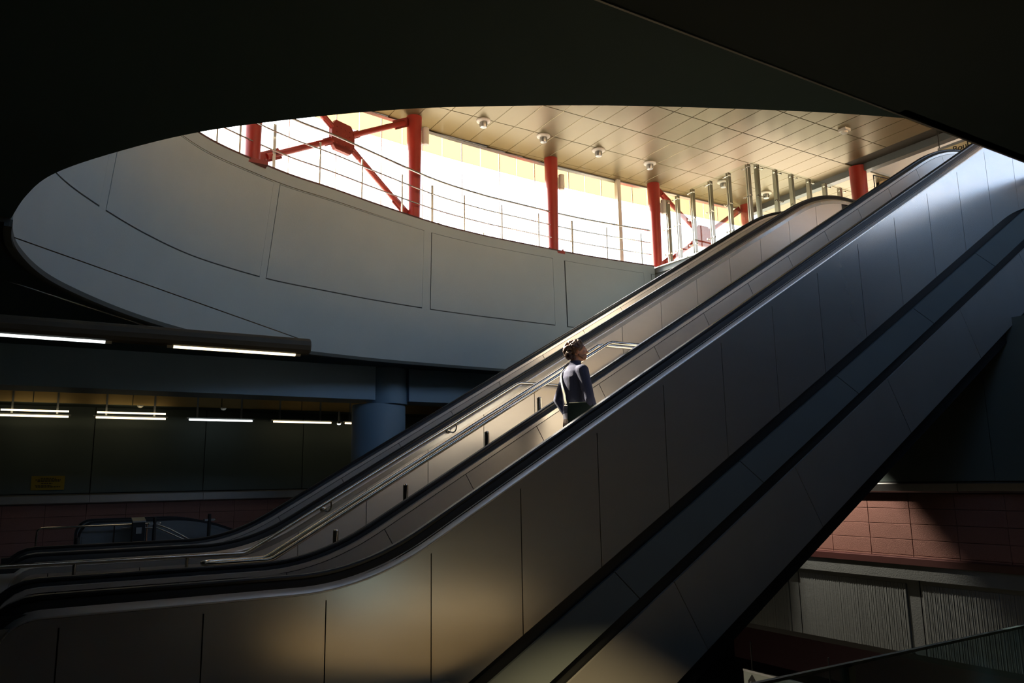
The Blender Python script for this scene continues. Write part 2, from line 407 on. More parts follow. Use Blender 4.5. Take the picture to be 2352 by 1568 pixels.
mb = MB(); mb.loft([[Vector((x, y, 0))+Vector((0, dy, z)) for dy, z in ((-.06, 7.25), (.06, 7.25), (.06, 7.31), (-.06, 7.31))] for x, y in FC]); mb.build('sill_rail', 'post', fac)
struct(MB().box((13.0, 15.60, 7.25), (13.12, 15.72, ZC)).build('trim_2', 'white'), 'slim white mullion of the facade beside the right-hand red column')
struct(MB().box((-14, 16.4, 7.0), (60, 90, 7.2)).build('ground', 'ground'), 'sunlit paving outside the facade')
struct(MB().box((-14, -10, 7.25), (-1.55, 2, ZC)).build('wall_left', 'beige'))
# far right end of the upper hall: dark bulkhead and a warm plastered wall behind it
struct(MB().box((18.08, 2.2, 9.60), (18.30, 15.7, ZC+.02)).build('trim_3', 'dark_steel'), 'dark steel bulkhead at the end of the panel ceiling')
wu = struct(MB().box((19.6, 6.6, 7.25), (19.8, 12.3, 12.5)).build('wall_upper', 'beige'), 'warm plastered end wall of the upper hall')
struct(MB().box((27, 12.3, 7.25), (27.2, 15.9, 9.8)).build('wall_upper', 'beige'))
struct(MB().box((19.6, 12.2, 7.25), (30, 12.3, 18)).build('wall_upper', 'beige'))  # carried up past the roof, unseen, to block sun from the end wall
struct(MB().box((15.5, 12.2, 9.9), (19.6, 12.3, 18)).build('wall_upper', 'beige'))  # sun blocker added above the ceiling, out of view, shading the end wall
sk = sempty('added_skylight', 'added skylight, out of view, over the near side of the upper hall')  # added to bring sky light onto the oval wall and cladding
for k in range(14):
    MB().box((2+2*k, -9.8, ZC+.05), (3.96+2*k, 2.98, ZC+.07)).build('pane', 'facade', sk)  # panes of the added skylight
    MB().box((1.96+2*k, -9.9, ZC), (2.0+2*k, 3.0, ZC+.12)).build('added_skylight_bar', 'white', sk)
struct(MB().box((-3, -10, ZC+.03), (1.96, 3.0, ZC+.12)).build('ceiling', 'ceil_gap'))
for k in range(6):
    MB().box((18.3+2*k, 3.04, ZC+.05), (20.26+2*k, 12, ZC+.07)).build('pane', 'facade', sk)  # more panes of the added skylight
struct(MB().box((-1.6, -10, 7.25), (30, -9.9, ZC+.1)).build('wall_near', 'beige'))
struct(MB().box((30, -10, 7.0), (30.2, 12.2, ZC+.1)).build('wall_upper', 'beige'))

# ------------------------------------------------------------------ lower hall shell
fl = sempty('floor', 'stone floor of the lower hall')
MB().prism([(-14, -10, -.2), (24, -10, -.2), (24, 2.08, -.2), (6.7, 2.08, -.2), (6.7, 3.95, -.2), (3.3, 6.38, -.2), (-14, 6.38, -.2)], (0, 0, .2)).build('slab', 'floor', fl)
MB().box((-14, 6.38, -.2), (3.3, 21, 0)).build('slab', 'floor', fl)
MB().box((3.3, 8.1, -.2), (4.2, 21, 0)).build('slab', 'floor', fl)
MB().box((4.2, 12.6, -.2), (13.6, 21, 0)).build('slab', 'floor', fl)
struct(MB().box((3.2, 2.0, -4.8), (24, 21, -4.6)).build('floor', 'black'), 'floor of the level below')
struct(MB().box((-14.2, -10, -.2), (-14, 21.2, 7.2)).build('wall_left', 'wall_grey'))
struct(MB().box((-14, -10.2, -.2), (24.2, -10, 7.2)).build('wall_near', 'wall_grey'))
struct(MB().box((24, -10, -4.8), (24.2, 21.3, 7.2)).build('wall_right', 'wall_grey'))
struct(MB().box((4.2, 21.0, -4.8), (24, 21.2, 0)).build('wall_below', 'black'))
wb = sempty('wall_back', 'grey panelled back wall of the lower hall over red-brown tiles')
MB().box((-14, 21.04, -.2), (13.7, 21.2, 4.3)).build('backing', 'black', wb)
for k in range(11):
    x0 = -13.8+2.5*k
    MB().box((x0, 20.99, 1.62), (x0+2.48, 21.05, 4.25)).build('wall_panel', 'wall_grey', wb)
    MB().loft([[(x, 21.05, 1.60), (x, 20.93, 1.595), (x, 20.90, 1.57), (x, 20.90, 1.40), (x, 20.95, 1.37), (x, 21.05, 1.37)] for x in (x0, x0+2.492)]).build('steel_ledge', 'ledge', wb)
tm = MB(); tw, th = .83, .274
tm.loft([[(g, y, g), (tw-g, y, g), (tw-g, y, th-g), (g, y, th-g)] for g, y in ((.003, .05), (.003, .006), (.008, 0))])
tme = tm.mesh('tile', 'tile')
for i in range(13):
    for j in range(5): inst('tile', tme, wb, (-3.0+tw*i, 20.98, 1.365-th*(j+1)))
wr = sempty('wall_right', 'wall across the hall below the escalators')
MB().box((13.66, 2.0, -1.5), (13.9, 21.1, 4.25)).build('backing', 'black', wr)
for k in range(5):
    y0 = 3.9+3.1*k
    MB().box((13.60, y0, 1.60), (13.68, y0+3.09, 4.25)).build('wall_panel', 'wall_grey', wr)
    MB().loft([[(13.68, y, 1.585), (13.56, y, 1.58), (13.53, y, 1.56), (13.53, y, 1.435), (13.58, y, 1.40), (13.68, y, 1.40)] for y in (y0+.6, y0+3.69)]).build('steel_ledge', 'ledge', wr)
tm = MB()
tm.loft([[(x, g, g), (x, tw-g, g), (x, tw-g, th-g), (x, g, th-g)] for g, x in ((.003, .05), (.003, .006), (.008, 0))])
tme2 = tm.mesh('tile', 'tile')
for i in range(16):
    for j in range(5): inst('tile', tme2, wr, (13.60, 3.57+tw*i, 1.392-th*(j+1)+.0))
MB().box((13.55, 3.0, .135), (13.7, 21, .27)).loft([[(13.50, y, .135), (13.50, y, .25), (13.60, y, .27), (13.60, y, .135)] for y in (3.0, 21)]).build('skirting', 'redstrip', wr)
MB().box((13.52, 3.0, -.12), (13.7, 21, .13)).build('slab_edge', 'rib', wr)
for k in range(6):
    y1 = 8.50-2.6*(k-2)
    MB().box((13.585, y1-2.62, -1.40), (13.7, y1+.0, -.12)).build('slab_panel', 'rib', wr)
    rm = MB(); n = 200; rows = []
    for z in (-1.395, -.20):
        rows.append([(13.568-.006*(abs(math.sin(i*1.9))+.8*math.sin(i*.77)**2), y1-2.36+2.30*i/n, z) for i in range(n+1)]+[(13.60, y1-.06, z), (13.60, y1-2.36, z)])
    o = rm.loft(rows).build('ribbed_panel', 'rib', wr)
struct(MB().box((13.6, 2, -1.5), (24, 21, -1.40)).build('ceiling', 'black'))
struct(MB().box((22, 2, -4.6), (22.2, 21, -1.5)).build('wall_below', 'redstrip'), 'dim wall of the level below')
struct(MB().box((3.2, 2.0, -4.6), (3.3, 8.2, -.2)).build('wall_below', 'black'))
struct(MB().box((5, 1.95, -4.6), (24, 2.0, -.2)).build('wall_below', 'black'))

# beam and round column behind the opening
bm_ = sempty('beam_back', 'blue-grey painted beam carried by a round column'); 
MB().box((-14, 16.0, 3.52), (6.28, 16.9, 4.26)).build('beam', 'beam', bm_)
MB().box((7.10, 16.05, 3.52), (13.65, 16.9, 4.26)).build('beam', 'beam', bm_)
MB().lathe([(.46, 3.46), (.46, 4.26)], (6.72, 16.42, 0), 36).build('column_neck', 'beam', bm_, True)
MB().lathe([(.60, 0), (.60, 3.42), (.585, 3.46), (.3, 3.47)], (6.60, 16.60, 0), 40).build('column_shaft', 'beam', bm_, True)
o = MB().box((-14, 20.25, 3.62), (13.6, 20.98, 4.25)); o.build('bulkhead', 'wall_grey', bm_)
for i in range(12):
    x0 = -12.1+2.0*i
    MB().box((x0+.01, 20.22, 3.63), (x0+1.99, 20.26, 4.20)).build('bulkhead_panel', 'bulkhead', bm_)

# ------------------------------------------------------------------ escalators
ZL, ZT, X1, X2 = 1.0, 8.22, 2.51, 15.02
def railz(x):
    L1, L2 = .57, 1.0
    if x < X1-L1: return ZL
    if x < X1+L1: return ZL+T30*(x-X1+L1)**2/(4*L1)
    if x < X2-L2: return x*T30-.45
    if x < X2+L2: return ZT-T30*(X2+L2-x)**2/(4*L2)
    return ZT
def frange(a, b, st):
    n = max(1, int(round((b-a)/st))); return [a+(b-a)*i/n for i in range(n+1)]
XS = sorted(set([round(x, 4) for x in frange(.12, 1.9, .4)+frange(1.9, 3.2, .1)+frange(3.2, 13.9, .5)+frange(13.9, 16.1, .12)+frange(16.1, 17.2, .3)]))
def rail_path(r=.40):
    P = []
    cz = ZL-r
    for i in range(0, 13):
        a = PI*1.5-PI*i/12                     # from the bottom of the lower newel round to the top
        P.append((.12+r*math.cos(a), cz+r*math.sin(a)))
    P += [(x, railz(x)) for x in XS[1:]]
    for i in range(1, 13):
        a = PI/2-PI*i/12; P.append((17.2+r*math.cos(a), ZT-r+r*math.sin(a)))
    return P
PATH = rail_path()
def sweep(mb, path, prof, y0):
    rings = []; N = len(path)
    for i, (x, z) in enumerate(path):
        a = path[max(0, i-1)]; b = path[min(N-1, i+1)]
        tx, tz = b[0]-a[0], b[1]-a[1]; L = math.hypot(tx, tz); nx, nz = -tz/L, tx/L
        rings.append([(x+nx*n, y0+y, z+nz*n) for y, n in prof])
    mb.loft(rings); return mb
MODX = [.246+.967*k for k in range(-1, 17)]
def clad_top(x): return railz(x)-.165 if x > .12 else ZL-.165
def clad_bot(x, depth): return max(-.25, railz(x)-depth)
def escalator(name, ya, yb, label, group, near=False):
    root = thing(name, label, 'escalator', (2.4, (ya+yb)/2, 0), group)
    for side, y in ((-1, ya), (1, yb)):
        # rubber handrail
        pr = [(-.040, -.012), (-.030, .0), (.030, .0), (.040, -.012), (.040, -.030), (.028, -.040), (-.028, -.040), (-.040, -.030)]
        sweep(MB(), PATH, pr, y).build('handrail', 'rubber', root, True)
        # core of the balustrade below it
        mb = MB(); core = [(x, z) for x, z in PATH]
        sweep(mb, PATH, [(-.03, -.036), (.03, -.036), (.05, -.085), (.05, -.13), (-.05, -.13), (-.05, -.085)], y)
        mb.build('handrail_guide', 'black', root, True)
        o = side        # outward direction in y
        sub = [(x, z) for x, z in PATH if -.3 <= x <= 17.6 and z > ZL-.41]
        prof = [(.052*o, -.098), (.052*o, -.12), (.104*o, -.157), (.112*o, -.157), (.112*o, -.149), (.108*o, -.140)]
        if o < 0: prof = prof[::-1]
        sweep(MB(), sub, prof, y).build('outer_deck', 'strip', root, True)
        prof = [(.110*o, -.160), (.110*o, -.225), (.095*o, -.225), (.095*o, -.160)]
        if o < 0: prof = prof[::-1]
        sweep(MB(), sub, prof, y).build('outer_fascia', 'clad', root, True)
        prof = [(-.052*o, -.070), (-.085*o, -.074), (-.085*o, -.115), (-.052*o, -.115)]
        if o > 0: prof = prof[::-1]
        sweep(MB(), sub, prof, y).build('inner_deck', 'strip', root, True)
        # inner panels down to the skirt, joints square to the rail
        yi = y-.088*o
        for k in range(len(MODX)-1):
            xa, xb = max(MODX[k], -.25)+.004, min(MODX[k+1], 17.2)-.004
            n = 8 if (1.5 < xa < 3.3 or 13.5 < xa < 16.2 or xa < .5) else 2
            def pt(x, d, e=0):
                s = (railz(x+.05)-railz(x-.05))/.1 if x > .2 else 0; c = 1/math.hypot(1, s)
                z = railz(x); dd = d
                if x < .12:
                    q = min(.399, .12-x); z = ZL-.40+math.sqrt(.16-q*q)
                return (x+s*c*dd, yi+e, z-c*dd)
            xs = [xa+(xb-xa)*i/n for i in range(n+1)]
            top = [pt(x, .122) for x in xs]; bot = [pt(x, .80) for x in reversed(xs)]
            MB().prism(top+bot, (0, .012*o, 0)).build('inner_panel', 'inner', root, True)
            MB().prism([pt(x, .82) for x in xs]+[pt(x, 1.12) for x in reversed(xs)], (0, .012*o, 0)).build('skirt_panel', 'strip', root)
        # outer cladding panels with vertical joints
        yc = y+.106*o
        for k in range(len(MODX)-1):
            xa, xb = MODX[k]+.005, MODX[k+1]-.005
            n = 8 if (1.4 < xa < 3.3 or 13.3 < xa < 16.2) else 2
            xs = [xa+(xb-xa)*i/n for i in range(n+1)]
            MB().prism([(x, yc, railz(x)-.20) for x in xs]+[(x, yc, clad_bot(x, 1.63)) for x in reversed(xs)], (0, -.02*o, 0)).build('cladding_panel', 'clad_lit' if (o > 0) == near else 'clad', root)
        mb = MB(); xs = frange(-.25, 16.6, .3)
        mb.prism([(x, y+.07*o, railz(x)-.12) for x in xs]+[(x, y+.07*o, clad_bot(x, 1.60)) for x in reversed(xs)], (0, -.12*o, 0)); mb.build('balustrade_core', 'black', root)
    # steps, landing plates, underside
    for k in range(-3, 36):
        xa = 5.10+.4*k; zs = 1.45+.231*k
        if zs < .05 or xa > 16.2: continue
        zs = min(zs, 7.25)
        m = MB().box((xa, ya+.10, zs-.03), (xa+.405, yb-.10, zs)).box((xa, ya+.10, zs-.235), (xa+.02, yb-.10, zs-.03))
        m.build('step', 'step', root)
    MB().box((.0, ya+.1, .0), (2.7, yb-.1, .02)).build('landing_plate', 'step', root)
    MB().box((15.6, ya+.1, 7.23), (17.5, yb-.1, 7.26)).build('landing_plate', 'step', root)
    return root
# near escalator (the man rides on it)
YA, YB, YC, YD = 6.706, 7.946, 10.876, 12.116
e1 = escalator('escalator', YA, YB, 'steel clad escalator in front, the one carrying the man in a navy sweater', 'escalators rising to the upper hall', True)
e2 = escalator('escalator', YC, YD, 'empty steel clad escalator behind the stair with paired handrails', 'escalators rising to the upper hall')
# dropped box beneath the near escalator: bevelled band, steel-faced side, dark lip
def band(y0, d0, y1, d1, xa, xb, name, m, thick=.03, root=e1, shear=True):
    n = max(1, int((xb-xa)/.5)) if xb > 13.8 else 1
    def p(x, y, d):
        dd = (d-1.78)*.44 if shear else 0
        return (x+dd, y, (x+dd)*T30-.45-d)
    a = [p(xa, y0, d0), p(xb, y0, d0), p(xb, y1, d1), p(xa, y1, d1)]
    q = [(x, y+thick, z) for x, y, z in a]
    MB().add(a+q, [(0, 1, 2, 3), (7, 6, 5, 4), (0, 4, 5, 1), (1, 5, 6, 2), (2, 6, 7, 3), (3, 7, 4, 0)]).build(name, m, root)
bj = [1.32+1.962*k for k in range(0, 9)]
for k in range(len(bj)-1): band(6.60, 1.79, 6.40, 2.13, bj[k]+.005, bj[k+1]-.005, 'soffit_band', 'soffit')
lj = [1.55+2.06*k for k in range(0, 8)]
for k in range(len(lj)-1): band(6.42, 2.30, 6.42, 3.28, lj[k]+.004, lj[k+1]-.004, 'soffit_side', 'soffit_steel')
for nm, y0, d0, y1, d1, dep in (('shadow_gap', 6.66, 1.60, 6.66, 1.85, 1.3), ('shadow_gap', 6.47, 2.10, 6.47, 2.36, 1.5), ('soffit_lip', 6.54, 3.25, 6.54, 3.56, 1.45)):
    x0, x1 = 1.3, 16.2; yb = 8.0
    a = [(x0, y0, x0*T30-.45-d0), (x1, y0, x1*T30-.45-d0), (x1, y1, x1*T30-.45-d1), (x0, y1, x0*T30-.45-d1)]
    MB().prism(a, (0, dep, 0)).build(nm, 'black', e1)
a = [(x, 10.8, x*T30-.45-d) for x, d in ((3.6, 1.62), (16, 1.62), (16, 2.9), (5.9, 2.9))]
MB().prism([(x, y, max(z, -.3)) for x, y, z in a], (0, 1.4, 0)).build('underside', 'soffit', e2)

# ------------------------------------------------------------------ stair between the escalators
st = thing('staircase', 'stone stair with a half landing between the two escalators', 'staircase', (2.5, 9.45, 0))
def stepbox(x0, x1, z1): MB().box((x0, 8.08, max(0, z1-.5)), (x1, 10.75, z1)).build('tread', 'stair', st)
nz = 0; x = 2.55
for k in range(1, 15):
    stepbox(x, x+.29, .165*k); x += .286
stepbox(x, x+1.5, .165*15); x += 1.5; z0 = .165*15
for k in range(1, 30):
    if z0+.165*k > 7.26 or x > 15.3: break
    stepbox(x, x+.29, z0+.165*k); x += .286
MB().prism([(2.6, 8.1, -.1), (15.6, 8.1, 6.2), (15.6, 8.1, 6.7), (8.2, 8.1, 2.2), (6.6, 8.1, 2.2), (2.6, 8.1, 0)], (0, 2.6, 0)).build('underside', 'concrete', st)
def zrail(x, xk=2.43, z0=.89, xe=6.62):
    return z0 if x < xk else z0+T30*(min(x, xe)-xk)
wrail = thing('wall_handrail', 'single tube handrail on brackets along the cladding of the empty escalator', 'handrail', (2.43, 10.6, 0))
P = [(-.9, .892), (-.2, .892), (2.40, .882), (2.46, .90), (6.57, 3.262), (6.64, 3.288), (7.9, 3.288), (7.98, 3.31), (14.5, 3.31+6.52*T30)]
MB().tube([(x, 10.60, z) for x, z in P], .024, 12).build('rail_tube', 'tube', wrail, True)
for xb in (3.51, 5.44, 9.4):
    zb = zrail(xb) if xb < 7.9 else 3.31+(xb-7.98)*T30
    q = catmull([(xb+.03, 10.60, zb-.02), (xb+.03, 10.60, zb-.10), (xb, 10.63, zb-.15), (xb-.03, 10.72, zb-.13), (xb-.03, 10.77, zb-.12)], 4)
    m = MB().tube(q, .011, 8); m.ell((xb-.03, 10.755, zb-.12), (.045, .02, .045)); m.build('bracket', 'tube', wrail, True)
for xp in (.50, 1.72):
    MB().tube([(xp, 10.60, 0), (xp, 10.60, .83), (xp+.008, 10.60, .885)], .021, 10).build('post', 'tube', wrail, True)
drail = thing('paired_handrail', 'twin tube handrail on short posts rising beside the riding man', 'handrail', (2.1, 8.33, 0))
def dpath(y): return [(2.10, y, .995), (2.16, y, 1.012), (6.57, y, 1.012+4.41*T30), (6.64, y, 3.575), (7.85, y, 3.575), (7.93, y, 3.60), (14.4, y, 3.60+6.47*T30)]
loop = [(1.60+.10*math.cos(a)*-1, 8.33+.115*math.sin(a), .995) for a in [PI/2*(1-i/6) for i in range(0, 13)]]
MB().tube([*reversed(dpath(8.445))]+loop+dpath(8.215), .024, 12).build('rail_tube', 'tube', drail, True)
for xp in (2.84, 3.65, 4.72, 5.50, 7.0, 8.6):
    zt = (1.0+(xp-2.13)*T30) if xp < 6.6 else (3.575 if xp < 7.9 else 3.6+(xp-7.93)*T30)
    zs = max(0, zt-1.05)
    m = MB().tube([(xp, 8.33, zs), (xp, 8.33, zt-.17)], .030, 14); m.ell((xp, 8.33, zt-.17), (.030, .030, .022))
    po = m.build('post', 'tube', drail, True)
    for dy in (-.115, .115):
        q = catmull([(xp, 8.33, zt-.21), (xp+.01, 8.33+dy*.55, zt-.24), (xp+.02, 8.33+dy*1.02, zt-.17), (xp+.03, 8.33+dy, zt-.02)], 4)
        MB().tube(q, .013, 8).build('bracket', 'tube', po, True)

# ------------------------------------------------------------------ lower escalator going down beyond, with its barrier
le = thing('escalator', 'dark far escalator leading down beyond the stair barrier', 'escalator', (1.8, 18.5, 0))
def lz(x): return 1.075 if x < 2.6 else (1.075-.42*(x-2.6)**2/(2*1.2)*1 if x < 3.8 else 1.075-.252-.42*(x-3.8)*1.0)
for y in (18.2, 19.4):
    pth = [(.87+.3*(1-math.cos(a)), lz(1)-.3+.3*math.sin(a)) for a in [PI/2*i/6 for i in range(7)]]
    pth = [(.87, .1)]+pth+[(x, lz(x)) for x in frange(1.3, 6.5, .2)]
    sweep(MB(), pth, [(-.04, -.05), (-.04, 0), (.04, 0), (.04, -.05)], y).build('handrail', 'rubber', le, True)
    sweep(MB(), pth[1:], [(-.055, -.10), (-.055, -.05), (.055, -.05), (.055, -.10)], y).build('outer_deck', 'dark_steel', le)
    xs = frange(.95, 6.4, .25)
    MB().prism([(x, y-.04, lz(x)-.09) for x in xs]+[(x, y-.04, max(-.9, lz(x)-1.3) if x > 2.6 else 0) for x in reversed(xs)], (0, .08, 0)).build('balustrade_panel', 'dark_steel', le)
br = thing('barrier_rail', 'thin tubular barrier in front of the far dark escalator', 'railing', (.2, 17.9, 0))
q = catmull([(.17, 17.9, 0), (.17, 17.9, .5), (.17, 17.9, .88), (.20, 17.9, .955), (.29, 17.9, .985), (.6, 17.9, .985), (2.2, 17.9, .985)], 4)
MB().tube(q+[(2.28, 17.9, .975), (2.55, 17.9, .86), (3.3, 17.9, .42)], .018, 8).build('rail_tube', 'tube', br, True)
for xp in (1.50, 2.1): MB().tube([(xp, 17.9, 0), (xp, 17.9, .97)], .016, 8).build('post', 'tube', br, True)
MB().tube([(1.62, 17.86, .93), (2.3, 17.86, .90), (2.5, 17.86, .80), (3.2, 17.86, .45)], .016, 8).build('lower_tube', 'tube', br, True)
cb = thing('ticket_validator', 'small dark cabinet standing at the thin barrier', 'cabinet', (1.9, 17.6, 0))
MB().box((1.80, 17.5, 0), (2.02, 17.75, 1.04)).build('body', 'black', cb)
MB().prism([(1.79, 17.48, 1.04), (2.03, 17.48, 1.04), (2.03, 17.78, 1.10), (1.79, 17.78, 1.10)], (0, 0, .03)).build('sloping_top', 'grey', cb)
MB().box((1.86, 17.485, .82), (1.96, 17.50, .94)).build('reader', 'grey', cb)
for i, (xp, yy, hh, lb) in enumerate([(2.18, 17.4, 1.13, 'slim dark bollard post right of the small dark cabinet'), (3.22, 17.4, 1.16, 'slim dark bollard post at the head of the far escalator slope'), (.62, 12.9, 1.05, 'slim dark bollard post by the lower end of the empty escalator')]):
    t = thing('bollard_post', lb, 'post', (xp, yy, 0))
    MB().lathe([(.07, 0), (.07, .02), (.035, .03), (.035, hh-.05), (.03, hh)], (xp, yy, 0), 12).build('shaft', 'black', t, True)
    MB().box((xp-.10, yy-.02, hh-.14), (xp+.10, yy+.02, hh-.10)).build('cross_arm', 'grey', t)
    for dx in (-.10, .10): MB().ell((xp+dx, yy, hh-.12), (.025, .025, .025)).build('knob', 'tube', t, True)

# ------------------------------------------------------------------ suspended light line and wall light row
lf = thing('linear_light', 'long suspended aluminium light trough with two lit tubes in front of the oval opening', 'light', (0, 8.9, 3.3))
prof = [(8.815, 3.235), (8.79, 3.27), (8.78, 3.32), (8.79, 3.37), (8.83, 3.405), (8.90, 3.42), (8.97, 3.405), (9.01, 3.37), (9.02, 3.32), (9.01, 3.27), (8.985, 3.235), (8.94, 3.225), (8.94, 3.25), (8.86, 3.25), (8.86, 3.225)]
MB().loft([[(x, y, z) for y, z in prof] for x in (-7, -3, 2.64)]).build('trough', 'trough', lf, False)
MB().loft([[(x, 8.9+(y-8.9)*k, 3.32+(z-3.32)*k) for y, z in prof[:11]] for x, k in ((2.64, 1.0), (2.655, .96))]).build('end_cap', 'trough', lf)
for a, b, m in ((-3.2, -1.0, 'lamp_w'), (-.95, .60, 'lamp_w'), (1.13, 2.56, 'lamp_y')):
    MB().tube([(a+.06, 8.9, 3.228), (b-.06, 8.9, 3.228)], .026, 12).build('lamp_tube', m, lf, True)
    for e in (a, b-.06): MB().tube([(e, 8.9, 3.228), (e+.06, 8.9, 3.228)], .026, 12).build('lamp_socket', 'white', lf, True)
for a, b in (((-.43, 8.93, 4.24), (2.55, 8.9, 3.41)), ((-1.6, 9.6, 4.24), (.95, 8.9, 3.41))):
    MB().tube([a, b], .006, 6).build('stay_cable', 'tube', lf)
MB().ell((-.43, 8.93, 4.235), (.035, .035, .02)).build('cable_anchor', 'black', lf)
for i, (a, b, two) in enumerate([(-2.65, -1.2, 1), (-.70, .60, 1), (1.14, 2.60, 1), (3.12, 4.60, 0), (5.12, 6.62, 0), (7.0, 8.45, 0), (9, 10.4, 0)]):
    lb = ['', 'twin tube wall light cut by the left edge of the view', 'twin tube wall light under the bulkhead, second from the left edge', 'single tube wall light left of the two nearest the round column', 'single tube wall light just left of the small round lamp', 'wall light disappearing behind the round column', ''][i] or 'tube wall light hidden beyond the view'
    if i == 0 or i == 6: continue
    t = thing('wall_light', lb, 'light', ((a+b)/2, 20, 3.31), 'tube lights along the back wall')
    MB().box((a-.05, 20.0, 3.33), (b+.05, 20.25, 3.36)).build('tray', 'grey', t)
    MB().tube([(a, 19.98, 3.305), (b, 19.98, 3.305)], .022, 10).build('lamp_tube', 'lamp_y' if i != 3 else 'lamp_w', t, True)
    if two: MB().tube([(a+.02, 20.02, 3.425), (b, 20.02, 3.425)], .020, 10).build('upper_tube', 'lamp_y', t, True)
    for xa in (a+.2, b-.24): MB().box((xa, 20.2, 3.36), (xa+.04, 20.3, 3.9)).build('arm', 'grey', t)
t = thing('round_lamp', 'small round lamp between the wall tubes left of the round column', 'light', (6.84, 20, 3.3))
MB().lathe([(.06, 3.29), (.06, 3.33), (.03, 3.36), (.02, 3.62)], (6.84, 20, 0), 14).build('body', 'grey', t, True)
MB().ell((6.84, 20, 3.29), (.055, .055, .03)).build('lens', 'lamp_w', t, True)
for xx in (.85, 2.72): # small detectors under the bulkhead
    t = thing('ceiling_detector', 'small white detector under the bulkhead above the twin wall lights, %s' % ('left one' if xx < 1 else 'right one'), 'detector', (xx, 20.1, 3.6))
    MB().lathe([(.07, 3.62), (.07, 3.60), (.045, 3.57), (.02, 3.56)], (xx+1.2, 20.1, 0), 12).build('body', 'white', t, True)

# downlight washing the cross wall, plus an added spotlight on the floor
def downlight(x, y, z, lb, power, ang, tgt, col=(1, .86, .70)):
    t = thing('downlight', lb, 'light', (x, y, z))
    MB().lathe([(.075, z+.16), (.075, z), (.065, z), (.06, z+.10), (.01, z+.11)], (x, y, 0), 18).build('can', 'black', t, True)
    MB().tube([(x, y, z+.16), (x, y, 4.25)], .012, 8).build('stem', 'black', t, True)
    l = bpy.data.lights.new('downlight_lamp', 'SPOT'); l.energy = power; l.spot_size = ang; l.spot_blend = .55; l.color = col; l.shadow_soft_size = .03
    o = bpy.data.objects.new('downlight_lamp', l); C.objects.link(o); o.location = (x, y, z-.01)
    o.rotation_euler = (Vector(tgt)-Vector((x, y, z))).to_track_quat('-Z', 'Y').to_euler(); adopt(o, t)
downlight(12.65, 10.7, 3.85, 'black downlight washing the red-brown tiles behind the escalator', 800, math.radians(50), (13.5, 9.55, 0))

downlight(1.8, 2.5, 4.02, 'added black spotlight out of view under the near soffit aimed at the floor by the front escalator', 1500, math.radians(38), (3.75, 4.6, 0), (1, .72, .36))  # extra lamp, put in for the gold glow in the front cladding

# ------------------------------------------------------------------ upper hall things
ceil_x = [8.12, 9.75, 11.39, 13.06, 15.72, 17.45]
nm = ['nearest the second red column', 'between the second and third red columns', 'above the third red column', 'left of the fourth red column', 'seen through the glass screen', 'farthest along the row']
for i, x in enumerate(ceil_x):
    y = 14.33
    t = thing('dome_lamp', 'small round ceiling spotlight, the one '+nm[i], 'light', (x, y, ZC), 'round spotlights in a row on the panel ceiling')
    MB().lathe([(.165, ZC-.004), (.155, ZC-.03), (.10, ZC-.05), (.085, ZC-.05)], (x, y, 0), 24).build('rim', 'white', t, True)
    MB().lathe([(.085, ZC-.02), (.095, ZC-.10), (.075, ZC-.165), (.03, ZC-.18), (.0, ZC-.182)], (x, y, 0), 20).build('glass_bowl', 'grey', t, True)
t = thing('smoke_detector', 'small square white detector on the panel ceiling near the bulkhead', 'detector', (15.76, 10.54, ZC))
MB().prism([(15.66, 10.44, ZC), (15.86, 10.44, ZC), (15.86, 10.64, ZC), (15.66, 10.64, ZC)], (0, 0, -.06)).build('base', 'white', t)
MB().lathe([(.08, ZC-.06), (.07, ZC-.11), (.0, ZC-.115)], (15.76, 10.54, 0), 16).build('sensor', 'white', t, True)

cols = [(2.88, 13.34, 'leftmost red steel column, its head hidden by the dark soffit'), (6.70, 14.96, 'red steel column right of the big red cross brace'), (10.66, 15.36, 'red steel column standing alone mid facade'), (14.12, 15.40, 'red steel column beside the first glass screen post'), (17.75, 15.35, 'red steel column half hidden behind the glass screen'), (18.12, 11.85, 'stout red column under the end of the ceiling bulkhead')]
for i, (x, y, lb) in enumerate(cols):
    r0, r1 = (.135, .17) if i < 5 else (.18, .215)
    t = thing('red_column', lb, 'column', (x, y, 7.25), 'red steel columns of the upper hall')
    n = 14; MB().lathe([(r0+(r1-r0)*k/n, 7.27+(ZC-7.27)*k/n) for k in range(n+1)], (x, y, 0), 28).build('shaft', 'red', t, True)
    m = MB().box((x-.24, y-.17, 7.25), (x+.24, y+.17, 7.33)); m.build('base_plate', 'darkred', t)
    m = MB()
    for dx in (-.20, .20):
        for dy in (-.13, .13): m.lathe([(.022, 7.33), (.022, 7.37), (.0, 7.375)], (x+dx, y+dy, 0), 6)
    m.build('bolts', 'darkred', t)
    if i in (1, 2, 3):
        zz = {1: 9.32, 2: 9.14, 3: 9.10}[i]; lx, ly = x+.17*.85, y-.17*.52
        l = thing('column_lamp', 'white cylinder lamp on the red column '+['', 'right of the cross brace', 'standing alone mid facade', 'beside the glass screen'][i], 'light', (lx, ly, zz), 'white cylinder lamps on red columns')
        MB().obox((lx-.02, ly+.012, zz-.03), (.05, -.03, 0), (.02, .034, 0), (0, 0, .14)).build('mount', 'white', l)
        MB().lathe([(.0, zz-.20), (.06, zz-.20), (.075, zz-.185), (.075, zz+.185), (.06, zz+.20), (.0, zz+.20)], (lx+.075, ly-.045, 0), 18).build('cylinder', 'white', l, True)
